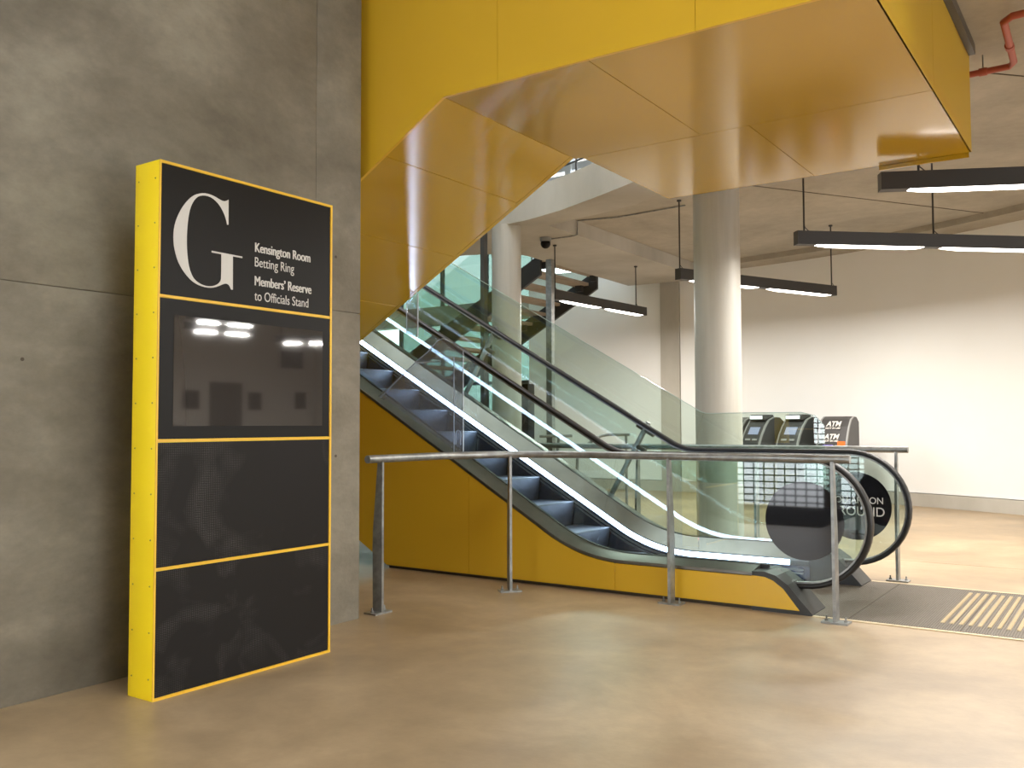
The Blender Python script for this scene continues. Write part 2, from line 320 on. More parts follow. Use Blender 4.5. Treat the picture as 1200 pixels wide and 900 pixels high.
# glazed wall far left, behind the stair
for nm, A0, A1, npn in (('window_1', Vector((-10.6, 16.32, 0)), Vector((-18.1, 16.32, 0)), 6), ('window_2', Vector((-18.1, 16.3, 0)), Vector((-18.1, 5.0, 0)), 8)):
    wn = struct(empty(nm, (A0+A1)/2)); L = (A1-A0).length; dr = (A1-A0).normalized(); n = Vector((-dr.y, dr.x, 0))
    def wbox(name, s0, s1, z0, z1, th, m):
        pts = [A0+dr*s0-n*th/2, A0+dr*s1-n*th/2, A0+dr*s1+n*th/2, A0+dr*s0+n*th/2]
        bm = bmesh.new(); prism_bm(bm, [(p.x, p.y) for p in pts], z0, z1, 'xy'); return fin(bm, name, m, wn)
    for k in range(npn):
        s0, s1 = L*k/npn, L*(k+1)/npn
        for z0, z1 in ((.06, 2.19), (2.26, 3.6), (4.02, 7.98)): wbox('pane', s0+.03, s1-.03, z0, z1, .012, M['openglass' if nm == 'window_1' and k in (3, 4) and z0 == 2.26 else 'greenglass'])
    for k in range(npn+1): wbox('mullion', max(0,L*k/npn-.03), min(L,L*k/npn+.03), 0, 8.0, .10, M['mullion'])
    wbox('sill', 0, L, 0, .06, .12, M['mullion']); wbox('transom', 0, L, 2.19, 2.26, .09, M['mullion'])
    wbox('header', 0, L, 3.6, 4.02, .25, M['concrete_light'])

tag(box('dark_floor_sheet', (-8.3, -1.4, .001), (-3.3, 1.25, .012), mat('dark_sheet', (.02,.02,.02), .95, spec=.1)), 'unseen black floor sheet behind the camera, added to dim the reflected floor', 'sheet')  # unseen, added to darken what the decal reflects and cut floor bounce
# shutter front behind the camera (its bright grid shows in the balustrade glass)
sf = struct(empty('wall_front', (-1.5, -1.5, 0)))
for u0, u1 in ((-18.2,-8.5), (-4.02,-3.80), (-3.26,13.2)):
    box('pier', (u0,-1.65,0), (u1,-1.45,4.62), M['concrete'], sf)
box('lintel', (-18.2,-1.65,4.3), (13.2,-1.45,8.0), M['concrete'], sf)
bm = bmesh.new()
for k in range(40): bx(bm, (-8.5, -1.56, .05+k*.105), (-3.26, -1.54, .072+k*.105))
u = -8.4
while u < -3.28:
    bx(bm, (u, -1.565, 0), (u+.016, -1.545, 4.3)); u += .17
g = fin(bm, 'shutter_grille', M['mullion'], sf); g['kind'] = 'stuff'

# ---------------------------------------------------------------- round columns
def column(u, v, r, z1, label):
    bm = bmesh.new(); bmesh.ops.create_cone(bm, cap_ends=True, segments=64, radius1=r, radius2=r, depth=z1, matrix=Matrix.Translation((u, v, z1/2)))
    return tag(fin(bm, 'concrete_column', M['column'], None, True), label, 'column')
column(-3.93, 9.92, .262, 4.30, 'thick round grey concrete column standing behind the escalator foot')
column(-7.22, 10.42, .205, 4.08, 'slimmer round concrete column behind the upper escalator, under the slab edge')

# ---------------------------------------------------------------- the sign
sg = empty('wayfinding_sign', (-3.96, 3.2, 0), 'tall free-standing yellow-edged black sign with a big white G, by the concrete wall', 'sign')
U0, U1, V0, V1, ZT = -4.058, -3.866, 2.632, 3.780, 2.591
box('case', (U0, V0, 0.0), (U1, V1, ZT), M['yellow'], sg, bev=.003)
box('edge_trim', (U1, V0+.001, ZT-.013), (U1+.006, V1, ZT), M['trim_y'], sg)
box('edge_trim', (U1, V0+.001, 0), (U1+.006, V1, .013), M['trim_y'], sg)
box('edge_trim', (U1, V0+.001, .013), (U1+.006, V0+.010, ZT-.013), M['trim_y'], sg)
box('edge_trim', (U1, V1-.014, .013), (U1+.006, V1, ZT-.013), M['trim_y'], sg)
zs = [.013, .617, 1.229, 1.929, ZT-.013]
for z in zs[1:4]: box('divider', (U1, V0+.01, z-.0065), (U1+.006, V1-.014, z+.0065), M['trim_y'], sg)
pan = []
for k, m in enumerate(('perf2', 'perf', 'black', 'black')):
    z0 = zs[k] + (.0085 if k else .002); z1 = zs[k+1] - (.0085 if k < 3 else .002)
    p = box('face_panel', (U1-.004, V0+.013, z0), (U1+.003, V1-.017, z1), M[m], sg); pan.append(p)
pan[1]['label'] = 'perforated black panel with a faint worn print'; pan[0]['label'] = 'bottom perforated black panel with a faint worn print'
sc = box('display_screen', (U1-.002, 2.724, 1.300), (U1+.0045, 3.708, 1.843), M['screen'], sg); sc['label'] = 'switched-off reflective display screen'
for k in range(12):
    z = .101+k*(2.503-.101)/11
    for u in (-4.028, -3.893):
        bm = bmesh.new(); bmesh.ops.create_cone(bm, cap_ends=True, segments=10, radius1=.0045, radius2=.003, depth=.003, matrix=Matrix.Translation((u, V0-.0015, z)) @ Matrix.Rotation(PI/2, 4, 'X'))
        fin(bm, 'rivet', M['rivet'], sg)
G = [(3.039,2.476),(3.027,2.467),(3.007,2.46),(2.983,2.465),(2.951,2.475),(2.92,2.48),(2.885,2.478),(2.851,2.467),(2.821,2.45),(2.792,2.422),(2.766,2.388),(2.745,2.352),(2.727,2.311),(2.717,2.274),(2.713,2.236),(2.715,2.192),(2.723,2.155),(2.738,2.113),(2.76,2.078),(2.786,2.05),(2.816,2.025),(2.85,2.009),(2.888,2.001),(2.927,2.0),(2.958,2.006),(2.989,2.019),(3.013,2.031),(3.033,2.036),(3.049,2.029),(3.061,2.008),(3.072,2.008),(3.07,2.183),(3.131,2.183),(3.131,2.191),(2.938,2.192),(2.938,2.183),(2.997,2.183),(2.998,2.059),(2.993,2.042),(2.977,2.025),(2.954,2.014),(2.926,2.008),(2.896,2.008),(2.865,2.016),(2.838,2.031),(2.821,2.052),(2.806,2.085),(2.798,2.122),(2.792,2.166),(2.79,2.21),(2.79,2.255),(2.793,2.301),(2.799,2.347),(2.808,2.387),(2.825,2.423),(2.847,2.45),(2.874,2.463),(2.905,2.468),(2.936,2.464),(2.967,2.448),(2.991,2.426),(3.012,2.397),(3.024,2.369),(3.031,2.342),(3.040,2.344)]
def chaikin(P):
    out = []
    for i in range(len(P)):
        a, b, c = Vector(P[i-1]), Vector(P[i]), Vector(P[(i+1) % len(P)])
        if (b-a).angle(c-b, 0) > .75: out.append(tuple(b))
        else: out += [tuple(b*.75+a*.25), tuple(b*.75+c*.25)]
    return out
prism('letter', chaikin(G), U1+.0028, U1+.0045, M['letters'], sg, plane='vz')['label'] = 'large off-white serif letter G'
for body, z, w, bold in (('Kensington Room', 2.230, .393, .0022), ('Betting Ring', 2.152, .275, 0), ("Members\u2019 Reserve", 2.050, .402, .0022), ('to Officials Stand', 1.970, .383, 0)):
    text('lettering', body, (U1+.0032, 3.214, z), .073, w, 'v', M['letters'], sg, bold)

# ---------------------------------------------------------------- the escalator
UB, R0, ZC = -3.70, 1.6, 1.6
UC = UB + R0*math.tan(math.radians(15))
def pt(h, s):
    """point (u,z) of the line offset h from the step line. s<0: metres up the slope, 0..1: the bend, >1: metres along the flat"""
    R = R0-h
    if s <= 0:
        return (UC-R*.5-math.cos(PI/6)*(-s), ZC-R*math.cos(PI/6)+.5*(-s))
    if s <= 1:
        a = PI/6*(1-s); return (UC-R*math.sin(a), ZC-R*math.cos(a))
    return (UC+s-1, h)
STOP = -7.4
def S_range(s0, s1):
    out = [s0]
    for k in range(0, 13): 
        if s0 < k/12 < s1: out.append(k/12)
    out.append(s1); return out
def flat_s(u): return u-UC+1
def sweep_vh(name, prof, s0, s1, m, parent, smooth=True):
    """prof: list of (v, h)"""
    secs = []
    for s in S_range(s0, s1):
        r = []
        for v, h in prof:
            p = pt(h, s); r.append((p[0], v, p[1]))
        secs.append(r)
    return sweep(name, secs, m, parent, smooth)
es = empty('escalator', (-2.1, 7.11, 0), 'lower escalator with glass balustrades, lit skirt and yellow side, rising to the left', 'escalator')
VC, GV = 7.11, .64
# yellow side cladding (camera side), three sheets, and the plain one on the far side
def side_poly(ua, ub, h=.24):
    top = []
    for k in range(0, 60):
        s = STOP + k*(flat_s(-2.24)-STOP)/59; top.append(pt(h, s))
    def zt(u):
        for (a, b) in zip(top[:-1], top[1:]):
            if a[0] <= u <= b[0]: return a[1]+(b[1]-a[1])*(u-a[0])/(b[0]-a[0])
        return top[-1][1]
    def zb(u): return max(.028, .577*(-5.64-u))
    us = sorted({ua, ub} | {u for u in [ua+(ub-ua)*i/16 for i in range(17)]} | ({-5.69} if ua < -5.69 < ub else set()))
    P = [(u, zt(u)) for u in us] + [(u, zb(u)) for u in us[::-1]]
    return P
end = side_poly(-3.34, -2.24)
cut = len(end)//2
nose = [(-2.17,.236),(-2.11,.215),(-2.04,.165),(-1.98,.09),(-1.93,.028)]
end = end[:cut] + nose + end[cut+1:]
for P in (side_poly(-10.0, -6.6), side_poly(-6.596, -4.752), side_poly(-4.748, -3.344), end):
    prism('side_panel', P, 6.275, 6.295, M['panel_y2'], es)
prism('side_panel', side_poly(-10.0, -2.24), 7.93, 7.95, M['deckdark'], es)['label'] = 'dark grey far side panel'
box('kick_strip', (-5.68, 6.30, 0), (-1.95, 6.32, .05), M['joint'], es)
prism('truss_underside', [(-10.0, 2.50), (-5.70,.02), (-5.62,.02), (-10.0, 2.56)], 6.30, 7.93, M['deckdark'], es)
# decks
for sgn in (-1, 1):
    f = lambda x: VC + sgn*x
    sweep_vh('outer_deck', [(f(.835),.235),(f(.835),.262),(f(.66),.292),(f(.655),.292),(f(.655),.20),(f(.80),.20)], STOP, flat_s(-2.26), M['deck'], es)
    sweep_vh('glass_channel', [(f(.655),.296),(f(.625),.296),(f(.625),.20),(f(.655),.20)], STOP, flat_s(-2.20), M['rubber'], es)
    sweep_vh('inner_deck', [(f(.625),.290),(f(.515),.185),(f(.515),.165),(f(.625),.165)], STOP, flat_s(-2.26), M['deck'], es)
    led = sweep_vh('light_strip', [(f(.520),.170),(f(.507),.170),(f(.507),.130),(f(.520),.130)], STOP, flat_s(-2.42), M['led'], es)
    sweep_vh('skirt_panel', [(f(.516),.126),(f(.500),.126),(f(.500),-.25),(f(.516),-.25)], STOP, flat_s(-2.25), M['skirt'], es)
    for h in (.098, .068): sweep_vh('brush_strip', [(f(.500),h+.007),(f(.488),h+.007),(f(.488),h-.007),(f(.500),h-.007)], STOP, flat_s(-2.30), M['deck'], es)
    # handrail, over the newel and back into its inlet
    cl = [(pt(1.072, s)) for s in S_range(STOP, flat_s(-1.95))]
    k0 = [cl[0]]
    for a, b in zip(cl[:-1], cl[1:]): k0.append(b)
    for k in range(1, 25):
        a = PI/2 - PI*k/24; k0.append((-1.95+.452*math.cos(a), .62+.452*math.sin(a)))
    k0 += [(-2.03,.162),(-2.10,.150)]
    def ribbon(name, path, hw, ht, off, m, rnd=True):
        secs = []
        for i, p in enumerate(path):
            a, b = Vector(path[max(i-1,0)]), Vector(path[min(i+1,len(path)-1)]); d = (b-a).normalized(); n = Vector((-d.y, d.x))
            ring = []
            if rnd:
                for q in range(16):
                    an = 2*PI*q/16; x = math.copysign(abs(math.cos(an))**.6, math.cos(an))*hw; y = math.copysign(abs(math.sin(an))**.8, math.sin(an))*ht
                    c = Vector(p)+n*(off+y); ring.append((c.x, f(GV)+x, c.y))
            else:
                for x, y in ((-hw,-ht),(hw,-ht),(hw,ht),(-hw,ht)):
                    c = Vector(p)+n*(off+y); ring.append((c.x, f(GV)+x, c.y))
            secs.append(ring)
        return sweep(name, secs, m, es)
    ribbon('handrail', k0, .040, .019, 0, M['rubber'])
    ribbon('handrail_guide', k0[:-1], .022, .006, -.024, M['steel'], False)
    # glass panes, joints square to the slope
    br = [STOP, -5.35, -3.42, -1.52] if sgn < 0 else [STOP, -5.30, -3.40, -1.50]
    br = br + [.5, flat_s(-2.735)]
    for s0, s1 in zip(br[:-1], br[1:]):
        ss = S_range(s0+.003 if s0 != .5 else .503, s1-.003); P = [pt(1.045, s) for s in ss] + [pt(.27, s) for s in ss[::-1]]
        prism('glass_pane', P, f(GV)-.005, f(GV)+.005, M['glass'], es)
    P = [(-2.732,.27), (-2.12,.27), (-2.06,.205)] + [(-1.95+.428*math.cos(PI*(k/20-.5)), .62+.428*math.sin(PI*(k/20-.5))) for k in range(21)] + [(-2.732,1.045)]
    prism('glass_pane', P, f(GV)-.005, f(GV)+.005, M['glass'], es)
    # black newel end cap, inlet
    cap = [(-2.262,0),(-2.262,.268),(-2.17,.272),(-2.09,.250),(-2.01,.195),(-1.94,.115),(-1.875,.045),(-1.845,.012),(-1.845,0)]
    lo, hi = sorted((f(.829), f(.515)))
    cp = prism('newel_cap', cap, lo, hi, M['blackplastic'], es)
    box('handrail_inlet', (-2.16, f(GV)-.062, .05), (-2.005, f(GV)+.062, .205), M['rubber'], es, bev=.02)
    if sgn > 0: box('signal_light', (-2.23, f(.60)-.02, .272), (-2.12, f(.60)+.02, .285), M['redled'], es)['label'] = 'small lit red signal'
    # round decal on the newel glass
    bm = bmesh.new(); bmesh.ops.create_cone(bm, cap_ends=True, segments=72, radius1=.275, radius2=.275, depth=.002, matrix=Matrix.Translation((-1.945 if sgn < 0 else -1.905, f(GV)-.0065, .62 if sgn < 0 else .632)) @ Matrix.Rotation(PI/2, 4, 'X'))
    dc = fin(bm, 'round_decal', mat('black_decal_vinyl', (.010,.010,.012), .03, spec=.8), es)
    dc['label'] = 'plain black round decal on the near glass' if sgn < 0 else 'black round decal lettered YOU ARE ON GROUND on the far glass'
    if sgn > 0:
        text('lettering', 'YOU ARE ON', (-2.115, f(GV)-.0082, .655), .075, .42, 'u', M['letters'], es)
        text('lettering', 'GROUND', (-2.115, f(GV)-.0082, .555), .105, .43, 'u', M['letters'], es)
# steps
def zline(u):
    return max(0.012, pt(0, 0)[1] + .5774*(pt(0,0)[0]-u)) if u < pt(0,0)[0] else max(.012, ZC-math.sqrt(max(R0*R0-min(UC-u, R0)**2, 0)) if u < UC else .012)
DU = .386
u = -2.55; k = 0
while u > -9.6:
    zt = zline(u-.20) + .004; zn = zline(u+DU-.20)+.004; drop = max(zt-zn, 0)
    P = [(u-DU+.004, zt-.03), (u-DU+.004, zt)] + [(u-.012, zt), (u-.004, zt-.004), (u, zt-.012)]
    if drop > .03: P += [(u-.010, zt-drop*.5), (u-.030, zt-drop-.01), (u-.05, zt-drop-.01)]
    P += [(u-.05, zt-.03)]
    prism('step', P, VC-.484, VC+.484, M['step'], es, smooth=False)
    u -= DU; k += 1
# comb plate and landing plate
box('comb_plate', (-2.548, VC-.498, .001), (-2.30, VC+.498, .018), M['deck'], es)
lp = box('landing_plate', (-2.30, 6.30, -.002), (.36, 7.92, .004), M['plate'], es)
for u in (-.944, -1.62): box('plate_seam', (u-.003, 6.31, .004), (u+.003, 7.91, .0048), M['joint'], lp)
for a, b in ((6.262, 6.30), (7.92, 7.958)): box('plate_edge', (-1.84, a, 0), (.36, b, .006), M['edge_floor_tint'], lp)
bm = bmesh.new(); u = -2.29
while u < .35:
    if abs(u+.944) > .008 and abs(u+1.62) > .008: bx(bm, (u, 6.31, .004), (u+.007, 7.91, .0065))
    u += .015
rb = fin(bm, 'ribbing', M['rib'], lp); rb['kind'] = 'stuff'
for k in range(12):
    u = -1.078+k*.0545
    bm = bmesh.new()
    bx(bm, (u-.012, 6.52, .004), (u+.012, 7.775, .0075))
    for j in range(52): bx(bm, (u-.011, 6.525+j*.0241, .0075), (u+.011, 6.537+j*.0241, .011))
    fin(bm, 'tactile_bar', M['brass'], lp)

# clear guards hung below the crossing flight
gd = empty('clear_deflector', (-5.3, 6.36, 1.2), 'clear acrylic deflector plate with rounded corners on the near handrail side', 'guard')
P = [(-5.90,1.560),(-5.86,1.530),(-5.78,1.545),(-5.00,1.10),(-4.975,1.060),(-4.885,1.060),(-4.872,1.10),(-4.872,1.95),(-4.90,1.985),(-4.99,2.03),(-5.10,2.075),(-5.16,2.06),(-5.28,1.96),(-5.40,1.89)]
P = [(u, z) for u, z in P]
prism('plate', P, 6.355, 6.363, M['clear'], gd)
def edge(pts): tube('plate_edge', [(a, 6.359, b) for a, b in pts], .0045, M['acryledge'], gd, 6)
edge([(-5.88,1.545),(-5.40,1.89),(-5.28,1.96),(-5.16,2.06),(-5.10,2.075),(-4.99,2.03)]); edge([(-4.872,1.95),(-4.872,1.062)]); edge([(-4.975,1.90),(-4.975,1.06)])
edge([(-4.955,1.13)]+[(-4.928+.027*math.cos(PI-PI*k/8), 1.22+.035*math.sin(PI*k/8)) for k in range(9)]+[(-4.901,1.13)])
box('brace', (-5.42, 6.345, 1.865), (-5.12, 6.352, 1.875), M['acryledge'], gd)
gd2 = empty('hanging_guard_strip', (-5.44, 6.36, 2.1), 'narrow clear acrylic strip hanging from the yellow flight above the handrail', 'guard')
prism('plate', [(-5.51,2.145),(-5.375,2.10),(-5.375,2.50),(-5.51,2.42)], 6.33, 6.345, M['clear'], gd2)
tube('plate_edge', [(-5.375,6.337,2.10),(-5.375,6.337,2.50)], .006, M['acryledge'], gd2, 6); tube('plate_edge', [(-5.51,6.337,2.145),(-5.51,6.337,2.42)], .004, M['acryledge'], gd2, 6)

# outer glass screen on struts beyond the far deck
sn = empty('outer_glass_screen', (-4.0, 8.02, 0), 'raised clear glass strip on slanted steel struts along the far side of the escalator', 'glass screen')
bs = [STOP, -4.6, -2.28, 0.5, flat_s(-2.2)]
for k, (s0, s1) in enumerate(zip(bs[:-1], bs[1:])):
    ss = S_range(s0+.003, s1-.003)
    top = [pt(1.40, s) for s in ss]; bot = [pt(.76, s) for s in ss]
    if k == 3: top = top[:-1] + [(-2.42,1.40),(-2.30,1.37),(-2.22,1.28)]; bot = bot[:-1] + [(-2.35,.76),(-2.22,.82)]
    prism('glass_pane', top + bot[::-1], 8.005, 8.015, M['glass'], sn)
    sweep('glass_edge', [[(a, 8.004, b), (a, 8.016, b), (a, 8.016, b+.006), (a, 8.004, b+.006)] for a, b in top], M['glassedge'], sn, False)
for s in (-4.9, -2.45, -.38):
    a, b, c = pt(.24, s), pt(1.06, s), pt(1.03, s)
    st = tube('strut', [(a[0], 7.975, a[1]), (b[0], 7.975, b[1])], .026, M['steel'], sn, 12)
    for hh in (.98, .80):
        q0, q1 = pt(hh, s-.075), pt(hh, s+.10) if s+.10 <= 0 else pt(hh, 0)
        d = Vector((math.cos(PI/6), 0, -.5)); cpt = Vector((pt(hh, s)[0], 7.975, pt(hh, s)[1]))
        if hh > .9: tube('clamp', [cpt-d*.09, cpt+d*.11], .024, M['deckdark'], st, 12)
        else: tube('clamp', [cpt, cpt+d*.11], .024, M['deckdark'], st, 12)

# ---------------------------------------------------------------- the yellow crossing flight and its landing above
yf = empty('yellow_flight_enclosure', (-2.4, 6.3, 3.456), 'glossy yellow-clad upper flight and landing hanging over the escalator', 'cladding')
Z0 = 3.456; VF, VM, VB = 4.62, 6.30, 7.97; UL, UR = -3.70, -1.02; T = math.tan(PI/6)
def zi(u): return Z0 + T*(u-UL) if u < UL else Z0
def soff(name, u0, u1, v0, v1, m=M['panel_y']):
    g = .003
    P = [(u0+g, zi(u0+g)), (u1-g, zi(u1-g)), (u1-g, zi(u1-g)+.012), (u0+g, zi(u0+g)+.012)]
    return prism(name, P, v0+g, v1-g, m, yf)
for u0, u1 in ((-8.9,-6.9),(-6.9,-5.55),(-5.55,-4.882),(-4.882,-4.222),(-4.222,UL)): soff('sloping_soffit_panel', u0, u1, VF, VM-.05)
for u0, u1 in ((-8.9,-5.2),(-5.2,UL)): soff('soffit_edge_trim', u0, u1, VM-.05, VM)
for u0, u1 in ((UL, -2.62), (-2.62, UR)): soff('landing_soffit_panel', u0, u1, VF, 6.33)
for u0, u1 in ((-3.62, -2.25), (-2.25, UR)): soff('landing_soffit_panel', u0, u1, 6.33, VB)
def fasc(u0, u1):
    us = [u0, u1] + ([UL] if u0 < UL < u1 else []); us.sort()
    P = [(u, zi(u)-.002) for u in us] + [(u1, 4.95 if u1 > -5 else zi(u1)+1.9), (u0, 4.95 if u0 > -5 else zi(u0)+1.9)]
    return prism('front_panel', [(p[0]+(.0015 if p[0] == u0 else (-.0015 if p[0] == u1 else 0)), p[1]) for p in P], VF-.004, VF+.018, M['panel_y2'], yf)
for a, b in ((-8.9,-5.6),(-5.6,-4.46),(-4.46,-3.262),(-3.262,-1.934),(-1.934,UR)): fasc(a, b)
prism('rear_panel', [(-8.9, zi(-8.9)), (UL, Z0), (UL, 4.9), (-6, 4.9), (-8.9, 3.4)], VM-.012, VM-.002, M['panel_y2'], yf)
for a, b in ((VF+.018, 6.33), (6.334, VB-.004)): box('end_panel', (UR-.012, a, Z0), (UR, b, 4.95), M['panel_y3'], yf)
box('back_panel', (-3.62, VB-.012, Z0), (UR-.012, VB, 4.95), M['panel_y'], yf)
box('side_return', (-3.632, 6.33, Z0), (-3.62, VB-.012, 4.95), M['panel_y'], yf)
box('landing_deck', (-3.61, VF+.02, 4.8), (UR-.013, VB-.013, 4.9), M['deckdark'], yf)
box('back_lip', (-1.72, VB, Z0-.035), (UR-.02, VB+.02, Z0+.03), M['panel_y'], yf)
ch = box('cable_channel', (UR+.001, 5.2, 4.22), (UR+.05, 7.93, 4.30), M['deckdark'], yf); ch['label'] = 'dark channel where the end panel meets the ceiling'

# ---------------------------------------------------------------- guard rails
def guard_rail(path, posts, label, r=.0275):
    t = empty('guard_rail', (posts[0][0], posts[0][1], 0), label, 'railing', 'galvanised guard rails either side of the escalator foot')
    tube('top_rail', path, r, M['steel'], t, 16)
    for (u, v, nx, ny) in posts:
        n = Vector((nx, ny)).normalized(); tt = Vector((-n.y, n.x)); z1 = path[0][2]-r*.6
        prof = [(-.022, .01), (-.022, z1), (.020, z1), (.040, z1-.22), (.062, z1-.48), (.066, z1-.62), (.062, .01)]
        bm = bmesh.new(); A = []; B = []
        for a, z in prof:
            p = Vector((u, v)) + n*a; A.append(bm.verts.new((p.x+tt.x*.010, p.y+tt.y*.010, z))); B.append(bm.verts.new((p.x-tt.x*.010, p.y-tt.y*.010, z)))
        bm.faces.new(A); bm.faces.new(B[::-1])
        for i in range(len(A)): bm.faces.new((A[i], B[i], B[(i+1) % len(A)], A[(i+1) % len(A)]))
        po = fin(bm, 'post', M['steel'], t)
        bm = bmesh.new(); bx(bm, (u-.055, v-.085, 0), (u+.055, v+.085, .012), bev=.003, rot=math.atan2(n.y, n.x)+PI/2, piv=(u, v, 0)) if False else bx(bm, (u-.085+n.x*.02, v-.055+n.y*.02, 0), (u+.085+n.x*.02, v+.055+n.y*.02, .012), 0, math.atan2(tt.y, tt.x), (u+n.x*.02, v+n.y*.02, 0))
        bp = fin(bm, 'base_plate', M['steel'], t)
        for s in (-1, 1):
            q = Vector((u, v)) + n*.02 + tt*s*.062
            bm = bmesh.new(); bmesh.ops.create_cone(bm, cap_ends=True, segments=6, radius1=.012, radius2=.012, depth=.012, matrix=Matrix.Translation((q.x, q.y, .018)))
            bmesh.ops.create_cone(bm, cap_ends=True, segments=8, radius1=.006, radius2=.006, depth=.03, matrix=Matrix.Translation((q.x, q.y, .030)))
            fin(bm, 'bolt', M['steel'], bp)
    return t
zr = 1.068
path = [(-4.35,4.60,zr),(-4.35,4.9,zr),(-4.35,5.2,zr)] + [(-3.50-.85*math.cos(PI/2*k/14), 5.30+.85*math.sin(PI/2*k/14), zr) for k in range(15)] + [(-3.0,6.15,zr),(-2.0,6.15,zr),(-1.545,6.15,zr)]
guard_rail(path, [(-4.36,4.745,-1,0.0),(-4.07,5.915,-.75,.66),(-2.825,6.15,0,1),(-1.655,6.14,0,1)], 'galvanised guard rail curving from the concrete wall along the near side')
guard_rail([(-1.565,8.09,1.085),(-3,8.09,1.085),(-6.6,8.09,1.085)], [(-1.66,8.09,0,-1),(-2.85,8.09,0,-1),(-4.04,8.09,0,-1),(-5.23,8.09,0,-1),(-6.42,8.09,0,-1)], 'straight galvanised guard rail on the far side of the escalator')

# ---------------------------------------------------------------- hanging lamps
def lamp(a, b, z, label, ctop=4.3, rods=(.10, .88)):
    A, B = Vector((*a, z)), Vector((*b, z)); d = (B-A); L = d.length; d.normalize(); n = Vector((-d.y, d.x, 0))
    t = empty('pendant_lamp', (A+B)/2, label, 'lamp', 'linear pendant lamps')
    def obx(bm, s0, s1, w0, w1, z0, z1):
        P = [A+d*s0+n*w0, A+d*s1+n*w0, A+d*s1+n*w1, A+d*s0+n*w1]; prism_bm(bm, [(p.x,p.y) for p in P], z+z0, z+z1, 'xy')
    bm = bmesh.new(); obx(bm, .0, L, -.055, .055, .02, .165); fin(bm, 'housing', M['lampbody'], t)
    bm = bmesh.new(); obx(bm, -.004, 0, -.056, .056, .018, .167); obx(bm, L, L+.004, -.056, .056, .018, .167); fin(bm, 'end_cap', M['deckdark'], t)
    for s0, s1 in ((.22, L/2-.07), (L/2+.14, L-.10)):
        secs = []
        for k in range(21):
            s = s0+(s1-s0)*k/20; e = min(k, 20-k)/3; q = min(1, e)**.5 if e > 0 else .05
            c = A+d*s; ring = []
            for j in range(9):
                an = -PI*j/8; ring.append((c.x+n.x*.047*math.cos(an), c.y+n.y*.047*math.cos(an), z+.021+.026*q*math.sin(an)))
            secs.append(ring)
        sweep('diffuser', secs, M['tube'], t)
        c = A+d*(s0+s1)/2
        al = area('tube_light', (c.x, c.y, z-.012), (0, 0, math.atan2(d.y, d.x)), s1-s0, .08, LAMP, (1.0, .96, .905)); 
        al.parent = t; al.matrix_parent_inverse = Matrix.Translation(-t.location)
    for q in rods:
        c = A+d*L*q; r = tube('rod', [(c.x, c.y, z+.16), (c.x, c.y, ctop)], .010, M['lampbody'], t, 8)
        bm = bmesh.new(); bmesh.ops.create_cone(bm, cap_ends=True, segments=14, radius1=.03, radius2=.03, depth=.02, matrix=Matrix.Translation((c.x, c.y, ctop-.01))); fin(bm, 'ceiling_rose', M['lampbody'], r)
        tube('cable', [(c.x, c.y, z+.25), (c.x+d.x*.01, c.y+d.y*.01, z+.21), (c.x+d.x*.05, c.y+d.y*.05, z+.175), (c.x+d.x*.10, c.y+d.y*.10, z+.164)], .005, M['lampbody'], r, 6)
    return t
lamp((-1.70,7.90), (1.03,9.27), 3.21, 'nearest pendant lamp, cut by the right edge under the yellow landing', rods=(.10,.9))
lamp((-2.97,9.77), (-.69,11.80), 3.21, 'pendant lamp with two lit tubes, right of the thick column', rods=(.03,.52))
lamp((-4.98,11.20), (-3.71,14.02), 3.21, 'pendant lamp passing behind the thick column', rods=(.01,.985))
lamp((-7.35,11.86), (-7.16,14.62), 3.21, 'farthest pendant lamp, left of the grey pilaster in front of the stair', 4.08, rods=(.02,.90))
lamp((.3,5.7), (3.3,5.7), 3.21, 'pendant lamp out of view to the right, level with the escalator foot')
lamp((7.8,11.2), (7.6,12.7), 3.21, 'short pendant lamp out of view at the far right')
lamp((6.35,10.2), (6.2,11.6), 3.21, 'second short pendant lamp out of view at the far right')
lamp((8.6,14.2), (7.6,15.0), 3.21, 'short pendant lamp out of view near the far end wall')

